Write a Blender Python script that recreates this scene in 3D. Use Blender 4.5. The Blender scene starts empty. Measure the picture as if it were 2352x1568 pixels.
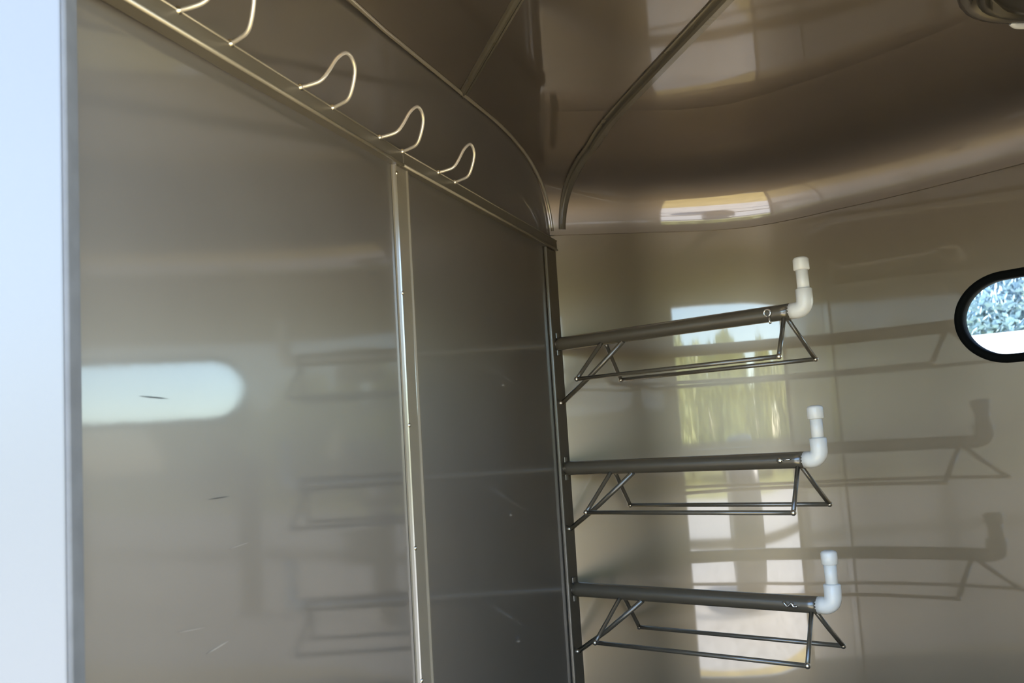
import bpy, bmesh, math, random
from mathutils import Vector, Matrix
from math import sin, cos, pi, radians

random.seed(7)
S = bpy.context.scene
COL = S.collection

# ------------------------------------------------------------------ camera
cd = bpy.data.cameras.new('camera')
cam = bpy.data.objects.new('camera', cd)
COL.objects.link(cam)
cd.sensor_width = 36.0
cd.lens = 32.83
cd.clip_start = 0.02
cd.clip_end = 600
right = Vector((0.9981, 0.0066, -0.0615))
up = Vector((0.0619, -0.1060, 0.9924))
fwd = Vector((0.0, 0.9943, 0.1062))
m = Matrix((right, up, -fwd)).transposed().to_4x4()
m.translation = Vector((0, 0, 1.2))
cam.matrix_world = m
cd.dof.use_dof = True
cd.dof.focus_distance = 2.1
cd.dof.aperture_fstop = 8.0
S.camera = cam

# ------------------------------------------------------------------ sky, sun, exposure
W = bpy.data.worlds.new('world')
S.world = W
W.use_nodes = True
nt = W.node_tree
nt.nodes.clear()
sky = nt.nodes.new('ShaderNodeTexSky')
sky.sky_type = 'NISHITA'
sky.sun_disc = False
sky.sun_elevation = radians(50)
sky.sun_rotation = radians(-80)
sky.air_density = 1.0
sky.dust_density = 0.2
sky.ozone_density = 2.0
bgn = nt.nodes.new('ShaderNodeBackground')
bgn.inputs['Strength'].default_value = 0.38
won = nt.nodes.new('ShaderNodeOutputWorld')
nt.links.new(sky.outputs[0], bgn.inputs[0])
nt.links.new(bgn.outputs[0], won.inputs[0])

sd = bpy.data.lights.new('sun', 'SUN')
sd.energy = 7.2
sd.angle = radians(0.6)
sd.color = (1.0, 0.95, 0.86)
sun = bpy.data.objects.new('sun', sd)
COL.objects.link(sun)
sdir = Vector((-0.85, 0.15, 0)).normalized() * cos(radians(50)) + Vector((0, 0, sin(radians(50))))
sun.rotation_euler = sdir.to_track_quat('Z', 'Y').to_euler()

S.view_settings.view_transform = 'Standard'
S.view_settings.look = 'None'
S.view_settings.gamma = 1.0
S.view_settings.use_curve_mapping = False
S.view_settings.exposure = 1.55

# ------------------------------------------------------------------ materials
def newmat(name):
    mt = bpy.data.materials.new(name)
    mt.use_nodes = True
    n = mt.node_tree
    b = n.nodes['Principled BSDF']
    return mt, n, b

def noise_colour(n, b, c1, c2, scale, stretch=(1, 1, 1), detail=4):
    tc = n.nodes.new('ShaderNodeTexCoord')
    mp = n.nodes.new('ShaderNodeMapping')
    mp.inputs['Scale'].default_value = stretch
    nz = n.nodes.new('ShaderNodeTexNoise')
    nz.inputs['Scale'].default_value = scale
    nz.inputs['Detail'].default_value = detail
    rp = n.nodes.new('ShaderNodeValToRGB')
    rp.color_ramp.elements[0].position = 0.3
    rp.color_ramp.elements[1].position = 0.7
    rp.color_ramp.elements[0].color = (*c1, 1)
    rp.color_ramp.elements[1].color = (*c2, 1)
    n.links.new(tc.outputs['Object'], mp.inputs[0])
    n.links.new(mp.outputs[0], nz.inputs[0])
    n.links.new(nz.outputs['Fac'], rp.inputs[0])
    n.links.new(rp.outputs[0], b.inputs['Base Color'])
    return mp, nz

def plain(name, c, rough=0.5, metal=0.0, ior=1.5, var=0.06, scale=9.0, bump=0.0, bscale=60.0):
    mt, n, b = newmat(name)
    mp, nz = noise_colour(n, b, tuple(x * (1 - var) for x in c), tuple(min(1, x * (1 + var)) for x in c), scale)
    b.inputs['Roughness'].default_value = rough
    b.inputs['Metallic'].default_value = metal
    b.inputs['IOR'].default_value = ior
    if bump:
        nz2 = n.nodes.new('ShaderNodeTexNoise')
        nz2.inputs['Scale'].default_value = bscale
        n.links.new(mp.outputs[0], nz2.inputs[0])
        bp = n.nodes.new('ShaderNodeBump')
        bp.inputs['Strength'].default_value = bump
        bp.inputs['Distance'].default_value = 0.01
        n.links.new(nz2.outputs['Fac'], bp.inputs['Height'])
        n.links.new(bp.outputs[0], b.inputs['Normal'])
    return mt

PAINT = (0.215, 0.185, 0.135)
M = {}
def flake(name, c, metal, rough, coat_ior, coat_rough, bump, bscale):
    mt = plain(name, c, rough, metal, 1.5, 0.05, 3.0, bump, bscale)
    b = mt.node_tree.nodes['Principled BSDF']
    b.inputs['Coat Weight'].default_value = 1.0
    b.inputs['Coat IOR'].default_value = coat_ior
    b.inputs['Coat Roughness'].default_value = coat_rough
    nl = b.inputs['Normal'].links
    if nl:
        mt.node_tree.links.new(nl[0].from_socket, b.inputs['Coat Normal'])
    return mt
M['paint_far'] = flake('glossy_taupe_metallic', (0.31, 0.256, 0.186), 0.92, 0.38, 1.95, 0.04, 0.004, 7.0)
M['paint_bulk'] = flake('scuffed_taupe_metallic', (0.265, 0.238, 0.206), 0.7, 0.45, 1.55, 0.065, 0.004, 30.0)
M['paint_roof'] = flake('roof_taupe_metallic', (0.285, 0.234, 0.19), 0.9, 0.45, 1.9, 0.05, 0.003, 8.0)
M['tube'] = plain('taupe_painted_steel', tuple(c * 0.45 for c in PAINT), 0.22, 0, 2.0, 0.05, 12.0)
M['rail'] = plain('rail_taupe_paint', tuple(c * 0.5 for c in PAINT), 0.3, 0, 1.6, 0.05, 12.0)
M['bead'] = plain('edge_highlight_paint', tuple(c * 1.7 for c in PAINT), 0.3, 0.3, 1.8, 0.05, 12.0)  # lighter tone paints in the highlight along the rail edges
M['trim'] = plain('taupe_painted_trim', tuple(c * 1.15 for c in PAINT), 0.16, 0, 2.6, 0.05, 12.0)
M['hook'] = plain('bare_bent_steel', (0.78, 0.71, 0.60), 0.3, 0.6, 1.5, 0.06, 20.0)
M['weld'] = plain('weld_metal', (0.70, 0.64, 0.54), 0.3, 1.0, 1.5, 0.06, 20.0)
M['pvc'] = plain('white_plastic', (0.86, 0.85, 0.80), 0.25, 0, 1.5, 0.02, 20.0)
M['chrome'] = plain('chrome', (0.85, 0.85, 0.83), 0.1, 1.0, 1.5, 0.02, 20.0)
M['rubber'] = plain('black_rubber', (0.003, 0.004, 0.004), 0.8, 0, 1.2, 0.1, 30.0)
M['gasket_grey'] = plain('grey_door_seal', (0.14, 0.14, 0.14), 0.6, 0, 1.4, 0.12, 25.0)
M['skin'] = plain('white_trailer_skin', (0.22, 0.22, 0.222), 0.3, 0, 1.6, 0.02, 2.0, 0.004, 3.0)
M['mat'] = plain('brown_floor_mat', (0.05, 0.042, 0.035), 0.6, 0, 1.5, 0.2, 40.0, 0.2, 120.0)
M['lamp'] = plain('dark_lamp_plastic', (0.05, 0.047, 0.042), 0.25, 0, 1.6, 0.05, 30.0)
M['lamp2'] = plain('brown_lamp_plastic', (0.10, 0.09, 0.08), 0.2, 0, 1.7, 0.05, 30.0)
M['scratch'] = plain('scratched_metal', (0.42, 0.39, 0.34), 0.35, 0.6, 1.5, 0.1, 30.0)
M['scuff'] = plain('black_scuff', (0.02, 0.02, 0.02), 0.6, 0, 1.5, 0.1, 30.0)
M['gravel'] = plain('pale_gravel', (0.60, 0.56, 0.50), 0.95, 0, 1.4, 0.18, 6.0, 0.4, 40.0)
M['grass'] = plain('dry_grass', (0.34, 0.33, 0.11), 0.95, 0, 1.4, 0.3, 0.6)
M['verge'] = plain('bounce_dry_grass', (0.52, 0.38, 0.13), 0.95, 0, 1.4, 0.2, 3.0, 0.4, 40.0)  # strong tan chosen to throw warm light up the walls
M['leaf_olive'] = plain('olive_leaves', (0.62, 0.61, 0.26), 0.6, 0, 1.4, 0.35, 1.5)
M['leaf_glare'] = plain('glare_paled_leaves', (0.36, 0.46, 0.52), 0.6, 0, 1.4, 0.35, 1.5)  # pale blue glare of the window view put into the leaf colour
M['bark'] = plain('bark', (0.10, 0.08, 0.06), 0.9, 0, 1.4, 0.3, 8.0, 0.5, 20.0)
M['wood'] = plain('dark_fence_wood', (0.06, 0.045, 0.032), 0.85, 0, 1.4, 0.3, 4.0, 0.3, 30.0)
M['bale'] = plain('dark_standin_wrap', (0.05, 0.05, 0.055), 0.35, 0, 1.5, 0.2, 6.0, 0.3, 9.0)  # for the dark shape that replaces the photographer
M['shed'] = plain('white_shed_metal', (0.85, 0.86, 0.86), 0.5, 0, 1.5, 0.03, 3.0)

gm = bpy.data.materials.new('window_glass')
gm.use_nodes = True
n = gm.node_tree
n.nodes.clear()
tr = n.nodes.new('ShaderNodeBsdfTransparent')
tr.inputs[0].default_value = (0.86, 0.94, 1.0, 1)
gl = n.nodes.new('ShaderNodeBsdfGlossy')
gl.inputs['Roughness'].default_value = 0.02
fr = n.nodes.new('ShaderNodeFresnel')
mx = n.nodes.new('ShaderNodeMixShader')
on = n.nodes.new('ShaderNodeOutputMaterial')
n.links.new(fr.outputs[0], mx.inputs[0])
n.links.new(tr.outputs[0], mx.inputs[1])
n.links.new(gl.outputs[0], mx.inputs[2])
n.links.new(mx.outputs[0], on.inputs[0])
M['glass'] = gm

# ------------------------------------------------------------------ helpers
def link(name, me, mat, parent=None):
    o = bpy.data.objects.new(name, me)
    if mat is not None and not me.materials:
        me.materials.append(M[mat])
    COL.objects.link(o)
    o.parent = parent
    return o

def empty(name, loc=(0, 0, 0), parent=None):
    o = bpy.data.objects.new(name, None)
    o.empty_display_size = 0.05
    COL.objects.link(o)
    o.location = loc
    o.parent = parent
    return o

def tag(o, label=None, cat=None, group=None, kind=None):
    if label: o['label'] = label
    if cat: o['category'] = cat
    if group: o['group'] = group
    if kind: o['kind'] = kind
    return o

def mesh(name, vs, fs, smooth=False):
    me = bpy.data.meshes.new(name)
    me.from_pydata([tuple(v) for v in vs], [], fs)
    bm = bmesh.new()
    bm.from_mesh(me)
    bmesh.ops.recalc_face_normals(bm, faces=bm.faces)
    bm.to_mesh(me)
    bm.free()
    if smooth:
        me.polygons.foreach_set('use_smooth', [True] * len(me.polygons))
    me.update()
    return me

def add_tube(vs, fs, path, r, seg=12, caps=True, closed=False):
    path = [Vector(p) for p in path]
    k = len(path)
    rr = r if isinstance(r, (list, tuple)) else [r] * k
    t0 = (path[1] - path[0]).normalized()
    nrm = t0.orthogonal().normalized()
    base = len(vs)
    for i, p in enumerate(path):
        if closed:
            t = (path[(i + 1) % k] - path[i - 1]).normalized()
        else:
            a = path[max(i - 1, 0)]
            b = path[min(i + 1, k - 1)]
            t = (b - a).normalized()
        nrm = (nrm - t * nrm.dot(t)).normalized()
        bn = t.cross(nrm)
        for j in range(seg):
            an = 2 * pi * j / seg
            vs.append(p + (nrm * cos(an) + bn * sin(an)) * rr[i])
    rng = k if closed else k - 1
    for i in range(rng):
        for j in range(seg):
            a = base + i * seg + j
            b = base + i * seg + (j + 1) % seg
            c = base + ((i + 1) % k) * seg + (j + 1) % seg
            d = base + ((i + 1) % k) * seg + j
            fs.append((a, b, c, d))
    if caps and not closed:
        fs.append(tuple(base + j for j in range(seg))[::-1])
        fs.append(tuple(base + (k - 1) * seg + j for j in range(seg)))

def tube(name, path, r, mat, parent=None, seg=12, closed=False):
    vs, fs = [], []
    add_tube(vs, fs, path, r, seg, True, closed)
    me = mesh(name, vs, fs, True)
    # flat caps
    for p in me.polygons:
        if len(p.vertices) > 4:
            p.use_smooth = False
    return link(name, me, mat, parent)

def cat_rom(pts, nsub=6):
    P = [Vector(p) for p in pts]
    P = [2 * P[0] - P[1]] + P + [2 * P[-1] - P[-2]]
    out = []
    for i in range(1, len(P) - 2):
        a, b, c, d = P[i - 1:i + 3]
        for k in range(nsub):
            t = k / nsub
            out.append(.5 * ((2 * b) + (c - a) * t + (2 * a - 5 * b + 4 * c - d) * t * t + (3 * b - a - 3 * c + d) * t ** 3))
    out.append(P[-2])
    return out

def box_on(vs, fs, p0, p1, n, off0, off1, z0, z1):
    """box along plan segment p0->p1, between offsets off0..off1 along n"""
    b = len(vs)
    for z in (z0, z1):
        for p in (p0, p1):
            for o in (off0, off1):
                vs.append(Vector((p[0] + n[0] * o, p[1] + n[1] * o, z)))
    fs += [tuple(b + i for i in q) for q in ((0, 1, 3, 2), (4, 6, 7, 5), (0, 4, 5, 1), (2, 3, 7, 6), (0, 2, 6, 4), (1, 5, 7, 3))]

def add_box(vs, fs, lo, hi):
    b = len(vs)
    for z in (lo[2], hi[2]):
        for y in (lo[1], hi[1]):
            for x in (lo[0], hi[0]):
                vs.append(Vector((x, y, z)))
    fs += [tuple(b + i for i in q) for q in ((0, 2, 3, 1), (4, 5, 7, 6), (0, 1, 5, 4), (2, 6, 7, 3), (0, 4, 6, 2), (1, 3, 7, 5))]

def bevel_mesh(me, w, seg=2):
    bm = bmesh.new()
    bm.from_mesh(me)
    bmesh.ops.bevel(bm, geom=bm.edges[:], offset=w, segments=seg, profile=0.6, affect='EDGES')
    bm.to_mesh(me)
    bm.free()
    return me

def box_obj(name, lo, hi, mat, parent=None, bev=0.0):
    vs, fs = [], []
    add_box(vs, fs, lo, hi)
    me = mesh(name, vs, fs)
    if bev:
        bevel_mesh(me, bev)
    return link(name, me, mat, parent)

# ------------------------------------------------------------------ plan of the trailer room
# left bulkhead: two flat panels meeting at a vertical batten
BA, BB, BC = Vector((-0.4339, 0.92)), Vector((-0.183, 1.673)), Vector((0.141, 2.55))
def pn(a, b):
    d = (b - a).normalized()
    return Vector((d.y, -d.x))
NA, NB = pn(BA, BB), pn(BB, BC)
BA2 = Vector((-0.4479, 0.92))        # the near panel stands a little back from the rail at the door end
NP = pn(BA2, BB)

# far wall sweeping into the rounded nose
TAB = [(0, 8), (.50, 8), (.60, -0.5), (.80, -15), (.92, -29), (1.06, -39), (1.30, -47), (1.60, -54), (1.9, -62), (2.3, -88), (2.4, -90), (9, -90)]
def interp(tab, s):
    for (a, u), (b, v) in zip(tab, tab[1:]):
        if s <= b:
            return u + (v - u) * max(0, (s - a)) / (b - a)
    return tab[-1][1]
DS = 0.01
CURVE = [Vector((-0.15, 2.507))]
_s = 0
while CURVE[-1].y > 0.90:
    h = radians(interp(TAB, _s + DS / 2))
    CURVE.append(CURVE[-1] + DS * Vector((cos(h), sin(h))))
    _s += DS
SLEN = _s
def cpt(s):
    f = max(0, min(len(CURVE) - 1.001, s / DS))
    i = int(f)
    return CURVE[i].lerp(CURVE[i + 1], f - i)
def cnorm(s):           # into the room
    a, b = cpt(s - 0.02), cpt(s + 0.02)
    d = (b - a).normalized()
    return Vector((d.y, -d.x))
SEAM = [(0, 1.76), (.31, 1.76), (.57, 1.76), (.70, 1.753), (.834, 1.749), (.95, 1.752), (1.05, 1.756), (1.5, 1.76), (9, 1.76)]
ROOFZ = 1.969

# ------------------------------------------------------------------ setting: floor, bulkhead, far wall, roof
vs, fs = [], []
add_box(vs, fs, (-0.6, 0.90, -0.06), (1.56, 2.62, 0.0))
tag(link('floor', mesh('floor', vs, fs), 'mat'), kind='structure')

wall = tag(empty('wall_left'), kind='structure')
for (a, b, nn, e0, e1) in ((BA2, BB, NP, 0.0, 0.012), (BB, BC, NB, 0.012, 0.03)):
    d = (b - a).normalized()
    p0, p1 = a, b + d * e1
    if a is BB:
        p0 = BB
    for nm, z0, z1 in (('panel', 0.0, 1.7295), ('upper_panel', 1.7305, ROOFZ + 0.03)):
        vs, fs = [], []
        box_on(vs, fs, p0, p1, nn, -0.035, -0.014, z0, z1)
        link(nm, mesh(nm, vs, fs), 'paint_bulk', wall)

# far wall with the oval window cut out of it
W0, W1, WZ, WH = 1.352, 1.352 + 0.56, 1.4165, 0.0905     # window ends along the wall, centre height, half height
def wz(s):
    """half height of the oval opening at arc s"""
    if s <= W0 or s >= W1:
        return 0.0
    e = min(s - W0, W1 - s)
    r = 0.105
    if e >= r:
        return WH
    return WH * math.sqrt(max(0, 1 - ((r - e) / r) ** 2))
ss = [i * 0.02 for i in range(int(SLEN / 0.02) + 1)]
ss = [s for s in ss if s < W0 - 0.004 or s > W1 + 0.004]
k = 14
ss += [W0 + 0.105 * (1 - cos(pi / 2 * i / k)) for i in range(k + 1)]
ss += [W1 - 0.105 * (1 - cos(pi / 2 * i / k)) for i in range(k + 1)]
ss += [W0 + 0.105 + i * 0.02 for i in range(1, 18)]
ss = sorted(set(round(s, 5) for s in ss if s <= SLEN))
vs, fs = [], []
ZT = 1.80
cols = []
for s in ss:
    p = cpt(s)
    nn = cnorm(s)
    h = wz(s)
    row = []
    for off in (0.0, -0.02):
        q = p + nn * off
        for z in (0.0, WZ - h, WZ + h, ZT):
            row.append(len(vs))
            vs.append(Vector((q.x, q.y, z)))
    cols.append((row, h))
for (a, ha), (b, hb) in zip(cols, cols[1:]):
    for o in (0, 4):
        fs.append((a[o], b[o], b[o + 1], a[o + 1]))
        fs.append((a[o + 2], b[o + 2], b[o + 3], a[o + 3]))
        if ha == 0 and hb == 0:
            fs.append((a[o + 1], b[o + 1], b[o + 2], a[o + 2]))
    if ha or hb:
        fs.append((a[1], b[1], b[5], a[5]))
        fs.append((a[2], b[2], b[6], a[6]))
me = bpy.data.meshes.new('wall_back')
me.from_pydata([tuple(v) for v in vs], [], fs)
bm = bmesh.new()
bm.from_mesh(me)
bmesh.ops.remove_doubles(bm, verts=bm.verts, dist=1e-5)
bmesh.ops.recalc_face_normals(bm, faces=bm.faces)
for f in bm.faces:
    f.smooth = True
for e in bm.edges:
    if len(e.link_faces) == 2 and e.calc_face_angle(0) > radians(30):
        e.smooth = False
bm.to_mesh(me)
bm.free()
tag(link('wall_back', me, 'paint_far'), kind='structure')

# roof: cove swept along the far wall + flat sheet
PROF = [Vector((0.004 + 0.17 * (1 - cos(radians(a))), 0.17 * sin(radians(a)), 0)) for a in range(0, 61, 5)]
PROF += cat_rom([(.089, .1472, 0), (.124, .1650, 0), (.169, .1805, 0), (.222, .1925, 0), (.28, .2012, 0), (.34, .2065, 0), (.40, .209, 0)], 2)[1:]
vs, fs = [], []
rs = [i * 0.02 for i in range(int(SLEN / 0.02) + 1)]
for s in rs:
    p, nn, sm = cpt(s), cnorm(s), interp(SEAM, s)
    vs.append(Vector((p.x + nn.x * 0.0005, p.y + nn.y * 0.0005, sm - 0.001)))       # folded lip
    for q in PROF:
        x = p + nn * q.x
        vs.append(Vector((x.x, x.y, sm + q.y / 0.209 * (ROOFZ - sm))))
K = len(PROF) + 1
for i in range(len(rs) - 1):
    for j in range(K - 1):
        fs.append((i * K + j, (i + 1) * K + j, (i + 1) * K + j + 1, i * K + j + 1))
me = bpy.data.meshes.new('ceiling')
inner = [i * K + K - 1 for i in range(len(rs))]
b0 = len(vs)
vs.append(Vector((vs[inner[-1]].x, 0.90, ROOFZ)))
vs.append(Vector((-0.75, 0.90, ROOFZ)))
vs.append(Vector((-0.75, vs[inner[0]].y, ROOFZ)))
fs.append(tuple(inner + [b0, b0 + 1, b0 + 2]))
# outer skin of the roof (weather side)
b1 = len(vs)
for q in ((-0.75, 0.90), (1.56, 0.90), (1.56, 2.64), (-0.75, 2.64)):
    vs.append(Vector((q[0], q[1], ROOFZ + 0.05)))
fs.append((b1, b1 + 1, b1 + 2, b1 + 3))
me.from_pydata([tuple(v) for v in vs], [], fs)
for p in me.polygons:
    p.use_smooth = len(p.vertices) == 4 and p.index != len(me.polygons) - 1
for e in me.edges:
    i, j = e.vertices
me.update()
bm = bmesh.new()
bm.from_mesh(me)
for e in bm.edges:
    if len(e.link_faces) == 2 and e.calc_face_angle(0) > radians(40):
        e.smooth = False
bm.to_mesh(me)
bm.free()
tag(link('ceiling', me, 'paint_roof'), kind='structure')

# wall on the door side (door opening between the jambs)
DX0, DX1, DZ0, DZ1 = -0.4395, 0.70, 0.12, 1.76
vs, fs = [], []
add_box(vs, fs, (DX1, 0.895, -0.05), (1.53, 0.92, 2.02))
add_box(vs, fs, (DX0, 0.895, DZ1), (DX1, 0.92, 2.02))
add_box(vs, fs, (DX0, 0.895, -0.05), (DX1, 0.92, DZ0))
tag(link('wall_front', mesh('wall_front', vs, fs), 'paint_far'), kind='structure')

# white outer skin left of the door, rolled edge
vs, fs = [], []
add_box(vs, fs, (-2.6, 0.900, -0.25), (-0.4350, 0.925, 2.15))
add_box(vs, fs, (0.698, 0.876, -0.25), (1.75, 0.8945, 2.15))
add_box(vs, fs, (-0.4340, 0.876, 1.765), (0.697, 0.8945, 2.15))
me = bevel_mesh(mesh('wall_outer', vs, fs), 0.003, 4)
for p in me.polygons:
    p.use_smooth = True
o = tag(link('wall_outer', me, 'skin'), kind='structure')
md = o.modifiers.new('wn', 'WEIGHTED_NORMAL')
md.keep_sharp = False

# grey seal along the door jamb
tube_r = 0.0048
vs, fs = [], []
add_box(vs, fs, (-0.4345, 0.8985, 0.0), (-0.4290, 0.925, 1.80))
me = bevel_mesh(mesh('trim_6', vs, fs), 0.003, 3)
tag(link('trim_6', me, 'gasket_grey'), kind='structure')

# rail that carries the hooks
for nm, a, b, nn in (('trim_1', BA, BB + (BB - BA).normalized() * 0.001, NA), ('trim_2', BB + (BC - BB).normalized() * 0.001, BC - (BC - BB).normalized() * 0.012, NB)):
    vs, fs = [], []
    box_on(vs, fs, a, b, nn, -0.016 if nn is NB else -0.024, 0.004, 1.7165, 1.7425)
    me = bevel_mesh(mesh(nm, vs, fs), 0.004, 3)
    rl = tag(link(nm, me, 'rail'), kind='structure')
    for z_, o_, r_ in ((1.7165, 0.0035, 0.0028), (1.7418, 0.0035, 0.0015)):
        qa, qb = a + nn * o_, b + nn * o_
        tube('highlight_bead', [(qa.x, qa.y, z_), (qb.x, qb.y, z_)], r_, 'bead', rl, 8)  # light beads stand in for the highlights on the rail edges

# vertical batten over the joint of the two panels
bt = tag(empty('trim_3', (BB.x, BB.y, 0)), kind='structure')
dA = (BB - BA).normalized()
prof = [(-0.0165, -0.0138), (-0.0140, -0.0120), (-0.0130, -0.0075), (-0.0115, -0.0055), (-0.0085, -0.0055), (-0.0060, -0.0080), (0.0350, -0.0080), (0.0378, -0.0055), (0.0408, -0.0055), (0.0425, -0.0075), (0.0437, -0.0120), (0.0462, -0.0138)]
vs, fs = [], []
for z in (0.0, 1.7165):
    for t, o_ in prof:
        q = dA * t + NA * o_
        vs.append(Vector((q.x, q.y, z)))
kk = len(prof)
for i in range(kk - 1):
    fs.append((i, i + 1, kk + i + 1, kk + i))
fs.append(tuple(range(kk)))
fs.append(tuple(range(kk, 2 * kk))[::-1])
me = mesh('batten', vs, fs)
bevel_ok = link('batten', me, 'trim', bt)
for p in me.polygons:
    p.use_smooth = False
rv, rf = [], []
for i in range(3):
    for j in range(8):
        r = 0.0042 * cos(i * pi / 6)
        rv.append(Vector((r * cos(j * pi / 4), r * sin(j * pi / 4), 0.0028 * sin(i * pi / 6))))
for i in range(2):
    for j in range(8):
        rf.append((i * 8 + j, i * 8 + (j + 1) % 8, (i + 1) * 8 + (j + 1) % 8, (i + 1) * 8 + j))
rf.append(tuple(16 + j for j in range(8)))
rivet_me = mesh('rivet', rv, rf, True)
nA3 = Vector((NA.x, NA.y, 0))
for z in (1.70, 1.478, 1.24, 1.025, 0.80, 0.55):
    o = link('rivet', rivet_me, 'weld', bt)
    q = dA * (-0.0100) + NA * (-0.0057)
    o.location = (q.x, q.y, z)
    o.rotation_euler = nA3.to_track_quat('Z', 'Y').to_euler()

# corner post
dB = (BC - BB).normalized()
vs, fs = [], []
box_on(vs, fs, BC - dB * 0.085, BC - dB * 0.004, NB, -0.013, -0.003, 0.0, 1.7165)
me = bevel_mesh(mesh('trim_4', vs, fs), 0.004, 3)
tag(link('trim_4', me, 'tube'), kind='structure')

# roof bows (square tube with a small flange)
def bow(nm, path, w, hgt, taper=None):
    """path: plan+height points; cross-section w wide, hgt deep hanging below the sheet"""
    vs, fs = [], []
    P = [Vector(p) for p in path]
    sec = [(-w * .9, 0.002), (-w * .9, -0.003), (-w * .5, -0.004), (-w * .5, -hgt + .004), (-w * .5 + .004, -hgt), (w * .5 - .004, -hgt), (w * .5, -hgt + .004), (w * .5, -0.004), (w * .9, -0.003), (w * .9, 0.002)]
    kk = len(sec)
    for i, p in enumerate(P):
        t = (P[min(i + 1, len(P) - 1)] - P[max(i - 1, 0)]).normalized()
        sd_ = Vector((t.y, -t.x, 0)).normalized()
        upv = sd_.cross(t).normalized()
        if upv.z < 0 and abs(upv.z) > 1e-3:
            upv = -upv
        tw = taper[i] if taper else 1.0
        for a, b in sec:
            vs.append(p + sd_ * a * tw + upv * b * tw)
    for i in range(len(P) - 1):
        for j in range(kk):
            fs.append((i * kk + j, i * kk + (j + 1) % kk, (i + 1) * kk + (j + 1) % kk, (i + 1) * kk + j))
    fs.append(tuple(range(kk)))
    fs.append(tuple((len(P) - 1) * kk + j for j in range(kk)))
    me = mesh(nm, vs, fs)
    return tag(link(nm, me, 'tube'), kind='structure')  # dark paint puts the shade on the bows into their colour
# main bow: straight under the roof, then bends down the cove to the corner post
pth = [(0.56, 1.03, ROOFZ), (0.300, 2.10, ROOFZ)]
for d_, dz in [(q.x, q.y) for q in reversed(PROF)][2:-1]:
    y = 2.553 - d_ - 0.004
    x = 0.19 + 0.245 * (2.55 - y) if d_ > 0.2 else 0.156 + 0.42 * (2.55 - y)
    pth.append((x, y, 1.76 + dz))
bow('trim_5', pth, 0.022, 0.016, [1.0] * 6 + [max(0.5, 1.0 - 0.5 * (i - 5) / max(1, len(pth) - 7)) for i in range(6, len(pth))])
bow('trim_7', [(-0.080, 2.01, ROOFZ), (0.222, 0.95, ROOFZ)], 0.012, 0.007)
# fillet that closes the joint between bulkhead top and roof
pth = []
for d_, dz in [(0.9, .209), (0.6, .209)] + [(q.x, q.y) for q in reversed(PROF)][:-1]:
    y = 2.548 - d_
    x = BC.x + (y - BC.y) * (BC.x - BB.x) / (BC.y - BB.y) - 0.008
    if y < BB.y:
        x = BB.x + (y - BB.y) * (BB.x - BA.x) / (BB.y - BA.y) - 0.008
    pth.append((x, y, 1.76 + dz - 0.003))
pth.insert(0, (BA.x + 0.005, 0.93, ROOFZ - 0.003))
o = tube('trim_8', pth, 0.0045, 'trim', None, 8)
tag(o, kind='structure')

# ------------------------------------------------------------------ window
win = tag(empty('window_1', (cpt((W0 + W1) / 2).x, cpt((W0 + W1) / 2).y, WZ - WH)), kind='structure')
inv = Matrix.Translation(-win.location)
def oval(grow, off, kseg=16, nst=14):
    """closed oval path following the curved wall"""
    out = []
    top, bot = [], []
    r = 0.105
    sl = [W0 - grow + (r + grow) * (1 - cos(pi / 2 * i / kseg)) for i in range(kseg + 1)]
    sl += [W0 + r + (W1 - W0 - 2 * r) * i / nst for i in range(1, nst)]
    sl += [W1 + grow - (r + grow) * (1 - cos(pi / 2 * i / kseg)) for i in range(kseg, -1, -1)]
    for s in sl:
        e = min(s - (W0 - grow), (W1 + grow) - s)
        h = (WH + grow) * (1 if e >= r + grow else math.sqrt(max(0, 1 - ((r + grow - e) / (r + grow)) ** 2)))
        p = cpt(s) + cnorm(s) * off
        top.append(Vector((p.x, p.y, WZ + h)))
        bot.append(Vector((p.x, p.y, WZ - h)))
    return top + bot[-2:0:-1], sl
# gasket: flat rubber ring, proud of the wall, with a rolled inner lip
rings = [oval(g, o_)[0] for g, o_ in ((-0.003, -0.022), (-0.004, 0.001), (-0.002, 0.007), (0.006, 0.010), (0.013, 0.008), (0.0165, 0.002), (0.0165, -0.001))]
vs, fs = [], []
nr = len(rings[0])
for r_ in rings:
    vs += [v - win.location for v in r_]
for i in range(len(rings) - 1):
    for j in range(nr):
        fs.append((i * nr + j, i * nr + (j + 1) % nr, (i + 1) * nr + (j + 1) % nr, (i + 1) * nr + j))
tag(link('gasket', mesh('gasket', vs, fs, True), 'rubber', win), 'black rubber window gasket')
# pane: two curved sheets
vs, fs = [], []
for off in (-0.010, -0.014):
    ring, sl = oval(-0.001, off)
    b = len(vs)
    vs += [v - win.location for v in ring]
    L = len(sl)
    for i in range(L - 1):
        ta, tb = b + i, b + i + 1
        ba = b + (nr - i) % nr if i > 0 else b
        bb = b + (nr - (i + 1)) % nr if i + 1 < L - 1 else b + L - 1
        f = []
        for q in (ta, tb, bb, ba):
            if q not in f:
                f.append(q)
        fs.append(tuple(f))
    break
tag(link('pane', mesh('pane', vs, fs, True), 'glass', win), 'clear oval window pane')

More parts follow.
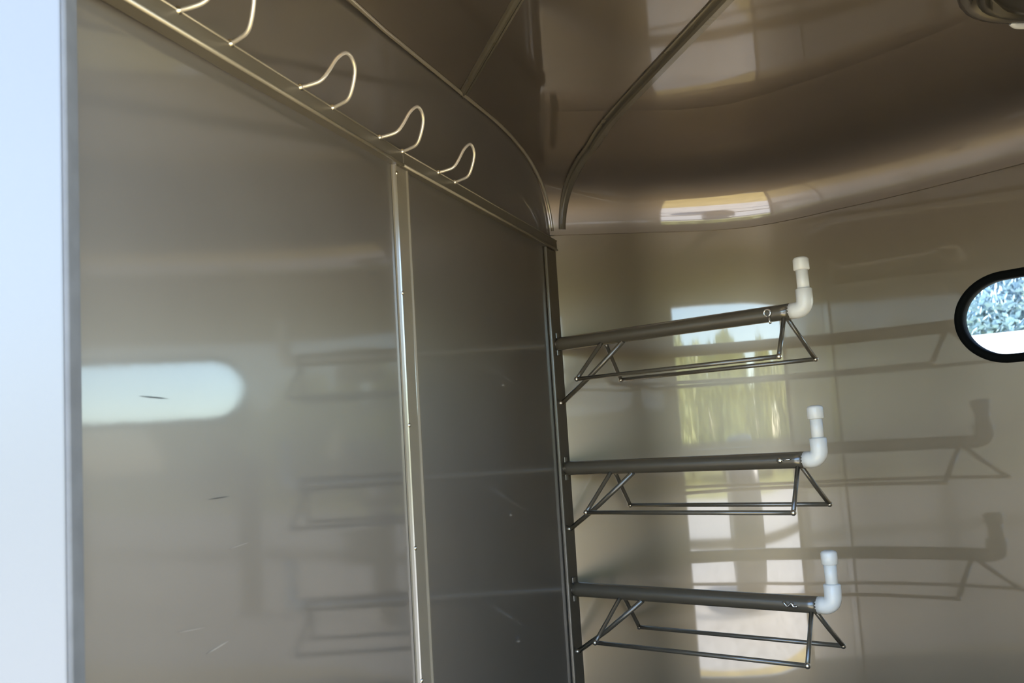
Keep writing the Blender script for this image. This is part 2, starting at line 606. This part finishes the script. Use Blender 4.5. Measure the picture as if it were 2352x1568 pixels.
# ------------------------------------------------------------------ bridle hooks on the rail
HP = [(0.0, 0.004, 0.0), (0.03, 0.018, 0.002), (0.07, 0.034, 0.007), (0.15, 0.043, 0.022), (0.26, 0.051, 0.043), (0.38, 0.057, 0.0555), (0.5, 0.059, 0.060), (0.63, 0.060, 0.056), (0.75, 0.058, 0.043), (0.83, 0.049, 0.022), (0.90, 0.037, 0.006), (0.96, 0.020, 0.002), (1.0, 0.004, 0.0)]
hooks = [((-0.381, 1.079), (-0.348, 1.178), NA, 'bent wire bridle hook nearest the door, its top cut off by the photo edge'),
         ((-0.294, 1.340), (-0.264, 1.431), NA, 'largest fully visible bent wire bridle hook, second along the rail from the door'),
         ((-0.212, 1.586), (-0.183, 1.672), NA, 'bent wire bridle hook on the rail right above the vertical batten'),
         ((-0.129, 1.818), (-0.101, 1.895), NB, 'smallest bent wire bridle hook, deepest toward the corner past the batten')]
bv, bf = [], []
for i in range(5):
    for j in range(8):
        r = 0.0060 * sin(pi * (i + 0.6) / 5.2)
        bv.append(Vector((r * cos(j * pi / 4), r * sin(j * pi / 4), 0.0058 * cos(pi * (i + 0.6) / 5.2))))
for i in range(4):
    for j in range(8):
        bf.append((i * 8 + j, i * 8 + (j + 1) % 8, (i + 1) * 8 + (j + 1) % 8, (i + 1) * 8 + j))
bf.append(tuple(range(8)))
bf.append(tuple(32 + j for j in range(8)))
bead_me = mesh('weld_bead', bv, bf, True)
for a, b, nn, lab in hooks:
    a, b = Vector(a), Vector(b)
    mid = (a + b) / 2
    h = tag(empty('bridle_hook', (mid.x, mid.y, 1.742)), lab, 'hook', 'bridle hooks on the rail')
    path = []
    for t, o_, u_ in HP:
        q = a + (b - a) * t + nn * o_ - mid
        path.append(Vector((q.x, q.y, u_)))
    tube('wire', cat_rom(path, 4), 0.0030, 'hook', h, 10)
    for q in (a, b):
        w = link('weld_bead', bead_me, 'weld', h)
        q = q - mid + nn * 0.003
        w.location = (q.x, q.y, 0.0)

# ------------------------------------------------------------------ saddle racks on the corner post
RB = Vector((0.121, 2.508))            # where the bars meet the post
RD = Vector((0.77, -0.64)).normalized()
RE = Vector((0.64, 0.77)).normalized()
def rp(t, e, z):
    q = RD * t + RE * e
    return Vector((q.x, q.y, z))
def make_rack(z, label, pin_kind):
    r = tag(empty('saddle_rack', (RB.x, RB.y, z)), label, 'saddle rack', 'saddle racks on the corner post')
    tag(tube('bar', [rp(0.0, 0, 0), rp(0.02, 0, 0), rp(0.64, 0, 0), rp(0.662, 0, 0)], 0.0185, 'tube', r, 20))
    # hinge collar and bolt head at the post
    vs, fs = [], []
    add_tube(vs, fs, [rp(-0.004, 0, -0.03), rp(-0.004, 0, 0.03)], 0.011, 12)
    link('hinge', mesh('hinge', vs, fs, False), 'tube', r)
    o = link('bolt_head', bead_me, 'weld', r)
    o.location = rp(0.002, -0.0190, 0.0)
    o.scale = (1.25, 1.25, 1.25)
    H = -0.106
    wv = 0.0052
    for e in (-0.1, 0.1):
        sgn = 1 if e > 0 else -1
        tube('rear_leg', cat_rom([rp(0.150, sgn * 0.010, -0.014), rp(0.142, sgn * 0.045, -0.050), rp(0.130, e, H)], 4), wv, 'tube', r, 8)
        tube('lower_wire', [rp(0.130, e, H), rp(0.4, e, H), rp(0.668, e, H)], wv, 'tube', r, 8)
        tube('front_leg', [rp(0.648, sgn * 0.008, -0.013), rp(0.658, e * 0.55, H * 0.58), rp(0.668, e, H)], wv, 'tube', r, 8)
        for t_ in (0.130, 0.668):
            w = link('weld_bead', bead_me, 'tube', r)
            w.location = rp(t_, e, H)
            w.scale = (1.15, 1.15, 1.15)
    tube('brace', [rp(0.215, -0.006, -0.016), rp(0.1, -0.004, -0.098), rp(0.004, 0, -0.158)], 0.0062, 'tube', r, 8)
    w = link('weld_bead', bead_me, 'weld', r)
    w.location = rp(0.004, -0.006, -0.158)
    # white plastic riser: elbow > pipe, cap
    el = empty('riser', rp(0.672, 0, 0), r)
    tag(el, 'white plastic pipe riser at the tip of the bar')
    path, rad = [], []
    path += [rp(-0.012, 0, 0), rp(0.004, 0, 0)]
    for i in range(1, 9):
        a = pi / 2 * i / 9
        path.append(rp(0.004 + 0.020 * sin(a), 0, 0.020 * (1 - cos(a))))
    path += [rp(0.024, 0, 0.022), rp(0.024, 0, 0.045), rp(0.024, 0, 0.047)]
    tube('elbow', path, [0.0185] * (len(path) - 1) + [0.016], 'pvc', el, 16)
    tube('pipe', [rp(0.024, 0, 0.040), rp(0.0235, 0, 0.092)], 0.0135, 'pvc', el, 16)
    tube('cap', [rp(0.0235, 0, 0.088), rp(0.0235, 0, 0.0895), rp(0.0235, 0, 0.112), rp(0.0235, 0, 0.116), rp(0.0235, 0, 0.118)], [0.0155, 0.0178, 0.0175, 0.0150, 0.009], 'pvc', el, 16)
    # retaining pin on the side of the bar facing the door
    pinm, pf = [], []
    if pin_kind == 0:
        ring = [Vector((0, 0, 0)) + rp(0.615 + 0.008 * cos(a), -0.0215, 0.001 + 0.008 * sin(a)) for a in [2 * pi * i / 12 for i in range(12)]]
        add_tube(pinm, pf, ring, 0.0022, 8, False, True)
        add_tube(pinm, pf, [rp(0.617, -0.0215, -0.006), rp(0.619, -0.0215, -0.018), rp(0.621, -0.0200, -0.024)], [0.0025, 0.0026, 0.0034], 8)
    elif pin_kind == 1:
        add_tube(pinm, pf, [rp(0.612, -0.016, 0.001), rp(0.612, -0.0225, 0.001), rp(0.612, -0.0245, 0.001)], [0.0062, 0.0062, 0.0040], 10)
        add_tube(pinm, pf, [rp(0.612, -0.0215, 0.001), rp(0.640, -0.0205, 0.003)], 0.0016, 8)
    else:
        add_tube(pinm, pf, cat_rom([rp(0.590, -0.0205, 0.006), rp(0.600, -0.0215, -0.003), rp(0.609, -0.0215, 0.004), rp(0.614, -0.0215, -0.003), rp(0.622, -0.0205, -0.002)], 4), 0.0026, 8)
        add_tube(pinm, pf, [rp(0.612, -0.015, 0.000), rp(0.612, -0.0235, 0.000)], 0.0042, 8)
    link('retaining_pin', mesh('retaining_pin', pinm, pf, True), 'chrome', r)
    return r
make_rack(1.452, 'top saddle rack, dark steel bar with wire cradle and white pipe riser', 0)
make_rack(1.120, 'middle saddle rack, dark steel bar level with the eye, white pipe riser', 1)
make_rack(0.806, 'lowest saddle rack, dark steel bar whose wire cradle is seen from above', 2)

# ------------------------------------------------------------------ round ceiling fixture at the upper right
lc = Vector((1.030, 1.565, ROOFZ))
lamp = tag(empty('ceiling_light', lc), 'round dark-rimmed ceiling fixture above the oval window', 'ceiling light')
def lathe(name, prof, mat, parent, seg=40):
    vs, fs = [], []
    for r, z in prof:
        for j in range(seg):
            a = 2 * pi * j / seg
            vs.append(Vector((r * cos(a), r * sin(a), z)))
    for i in range(len(prof) - 1):
        for j in range(seg):
            fs.append((i * seg + j, i * seg + (j + 1) % seg, (i + 1) * seg + (j + 1) % seg, (i + 1) * seg + j))
    fs.append(tuple((len(prof) - 1) * seg + j for j in range(seg)))
    return link(name, mesh(name, vs, fs, True), mat, parent)
lathe('rim', [(0.192, 0.0), (0.192, -0.014), (0.188, -0.021), (0.180, -0.024), (0.170, -0.022), (0.165, -0.014)], 'lamp2', lamp)
lathe('inner_ring', [(0.164, -0.010), (0.160, -0.026), (0.152, -0.031), (0.144, -0.028), (0.140, -0.012)], 'lamp', lamp)
lathe('dome', [(0.139, -0.012), (0.125, -0.034), (0.095, -0.048), (0.05, -0.055), (0.01, -0.057)], 'lamp', lamp)
cl = tube('spot', cat_rom([Vector((-0.020, 0.1855, -0.019)), Vector((-0.008, 0.186, -0.026)), Vector((0.030, 0.184, -0.027)), Vector((0.056, 0.178, -0.020))], 5), 0.0065, 'pvc', lamp, 10)  # white piece made up for the bright spot on the rim
tag(cl, 'bright white clip on the rim')

# ------------------------------------------------------------------ scratches and scuffs on the near bulkhead panel
def scratch(y, z, ln, dz, wd, mat, nm):
    t = (y - BA.y) / (BB.y - BA.y)
    p = BA2.lerp(BB, t) + NP * (-0.0138)
    d3 = Vector((dA.x * ln, dA.y * ln, dz))
    p3 = Vector((p.x, p.y, z))
    vs = [p3 - d3 * .5, p3 - d3 * .15 + Vector((0, 0, wd)), p3 + d3 * .2 + Vector((0, 0, wd)), p3 + d3 * .5, p3 + d3 * .2 - Vector((0, 0, wd)), p3 - d3 * .15 - Vector((0, 0, wd))]
    n3 = Vector((NP.x, NP.y, 0)) * 0.0004
    k_ = len(vs)
    vs = vs + [v + n3 for v in vs]
    fs = [tuple(range(k_)), tuple(range(k_, 2 * k_))] + [(i, (i + 1) % k_, k_ + (i + 1) % k_, k_ + i) for i in range(k_)]
    link(nm, mesh(nm, vs, fs), mat, wall)
scratch(1.155, 0.975, 0.045, 0.006, 0.0008, 'scratch', 'scratch')
scratch(1.060, 1.275, 0.050, -0.002, 0.0007, 'scuff', 'scuff')
scratch(1.165, 1.153, 0.045, 0.001, 0.0005, 'scuff', 'scuff')
scratch(1.11, 1.005, 0.05, -0.004, 0.0004, 'scratch', 'scratch')
scratch(1.20, 1.09, 0.04, 0.003, 0.0004, 'scratch', 'scratch')

# ------------------------------------------------------------------ outdoors
GZ = -0.40
vs, fs = [], []
add_box(vs, fs, (-150, -150, GZ - 0.3), (150, 150, GZ - 0.03))
tag(link('grass_field', mesh('grass_field', vs, fs), 'grass'), kind='structure')
vs, fs = [], []
add_box(vs, fs, (-30, -17, GZ - 0.2), (30, 14, GZ))
tag(link('gravel_yard', mesh('gravel_yard', vs, fs), 'gravel'), kind='structure')

vs, fs = [], []
add_box(vs, fs, (-12, -1.25, GZ - 0.1), (12, 4.5, GZ + 0.02))
tag(link('bounce_verge', mesh('bounce_verge', vs, fs), 'verge'), kind='structure')  # unseen strip added to bounce warm light onto the upper walls

# two-rail fence behind the photographer's place
fence = tag(empty('wooden_fence', (0, -3.0, GZ)), 'dark two-rail wooden fence mirrored in the glossy far wall', 'fence')
for z in (1.445, 0.63):
    box_obj('rail', (-6.0, -0.03, z - 0.045), (6.0, 0.03, z + 0.045), 'wood', fence, 0.008)
for x in (-6, -3.6, 2.4, 4.8):
    box_obj('post', (x - 0.06, -0.15, 0.0), (x + 0.06, -0.032, 1.62), 'wood', fence, 0.008)

# unseen dark bale added in place of the photographer's mirrored figure
bp = []
seg = 40
vs, fs = [], []
for i, (x, r) in enumerate([(-0.48, 0.50), (-0.52, 0.60), (-0.50, 0.70), (-0.44, 0.745), (-0.2, 0.765), (0.2, 0.765), (0.44, 0.745), (0.50, 0.70), (0.52, 0.60), (0.48, 0.50)]):
    for j in range(seg):
        a = 2 * pi * j / seg
        rr = r * (1 + 0.012 * sin(3 * a + i))
        vs.append(Vector((x, rr * cos(a), 0.765 + rr * sin(a))))
for i in range(9):
    for j in range(seg):
        fs.append((i * seg + j, i * seg + (j + 1) % seg, (i + 1) * seg + (j + 1) % seg, (i + 1) * seg + j))
fs.append(tuple(range(seg)))
fs.append(tuple(9 * seg + j for j in range(seg)))
o = link('photographer_standin', mesh('photographer_standin', vs, fs, True), 'bale')
o.location = (-0.62, -3.9, GZ)
tag(o, 'added dark bale in place of the photographer behind the wooden fence', 'hay bale')

def leaf_mesh(name, rx, ry, rz, count, size, seed):
    rnd = random.Random(seed)
    vs, fs = [], []
    lumps = [(Vector((rnd.uniform(-.55, .55) * rx, rnd.uniform(-.55, .55) * ry, rnd.uniform(-.6, .6) * rz)), rnd.uniform(.35, .6)) for _ in range(14)]
    for i in range(count):
        c, sc = lumps[i % len(lumps)]
        while True:
            v = Vector((rnd.gauss(0, 1), rnd.gauss(0, 1), rnd.gauss(0, 1)))
            if v.length > 0.1:
                break
        v = v.normalized() * rnd.uniform(0.6, 1.0)
        p = c + Vector((v.x * rx * sc, v.y * ry * sc, v.z * rz * sc))
        a = Vector((rnd.uniform(-1, 1), rnd.uniform(-1, 1), rnd.uniform(-1, 1))).normalized()
        b = a.orthogonal().normalized()
        s_ = size * rnd.uniform(.6, 1.3)
        k_ = len(vs)
        vs += [p + a * s_, p + b * s_ * .5, p - a * s_, p - b * s_ * .5]
        fs.append((k_, k_ + 1, k_ + 2, k_ + 3))
    me = bpy.data.meshes.new(name)
    me.from_pydata([tuple(v) for v in vs], [], fs)
    return me
crownA = leaf_mesh('crown', 3.2, 3.2, 2.1, 5000, 0.20, 1)
crownB = leaf_mesh('crown', 3.0, 3.0, 2.3, 19000, 0.10, 2)
tv, tf = [], []
add_tube(tv, tf, [Vector((0, 0, 0)), Vector((0.05, 0, 1.2)), Vector((0, 0.05, 2.6)), Vector((0.02, 0, 3.6))], [0.26, 0.19, 0.15, 0.06], 10)
trunk_me = mesh('trunk', tv, tf, True)
def tree(x, y, crown, leafmat, cz, sc, label, group):
    t = tag(empty('leafy_tree', (x, y, GZ - 0.03)), label, 'tree', group)
    t.scale = (sc, sc, sc)
    link('trunk', trunk_me, 'bark', t)
    c = link('crown', crown, leafmat, t)
    c.location = (0, 0, cz)
    c['kind'] = 'stuff'
    c.rotation_euler = (0, 0, random.uniform(0, 6))
for x in (-28.5, -20, -11.4, -2.8, 5.8, 14.4):
    tree(x + random.uniform(-.2, .2), -27 + random.uniform(-1.5, 1.5), crownA, 'leaf_olive', 1.9, 1.30 + random.uniform(-.06, .04), 'olive green tree in the row beyond the gravel yard', 'olive trees beyond the yard')
for x in (-24.3, -15.7, -7.1, 1.5, 10.1):
    tree(x, -36.5, crownA, 'leaf_olive', 1.9, 1.36, 'olive green tree in the row beyond the gravel yard', 'olive trees beyond the yard')
for i, (x, y) in enumerate(((8.2, 27.5), (16.3, 30.0), (24.6, 33.0), (20.5, 39.5))):
    tree(x, y, crownB, 'leaf_glare', 3.6, 1.25, 'tree with leaves paled like window glare standing beyond the white metal shed', 'glare-paled trees outside the window')

# white metal shed outside the window
sh = tag(empty('metal_shed', (7.3, 12.6, GZ)), 'white metal shed whose top shows at the foot of the oval window', 'shed')
sh.rotation_euler = (0, 0, radians(-34))
box_obj('wall', (-3.0, -1.5, 0.0), (3.0, 1.5, 2.42), 'shed', sh)
box_obj('roof', (-3.15, -1.65, 2.42), (3.15, 1.65, 2.56), 'shed', sh, 0.02)
box_obj('door', (-0.5, -1.54, 0.0), (0.5, -1.502, 2.0), 'shed', sh, 0.01)
for i in range(12):
    x = -2.8 + i * 0.5
    if abs(x) < 0.62:
        continue
    box_obj('wall_rib', (x - 0.03, -1.525, 0.0), (x + 0.03, -1.502, 2.40), 'shed', sh)
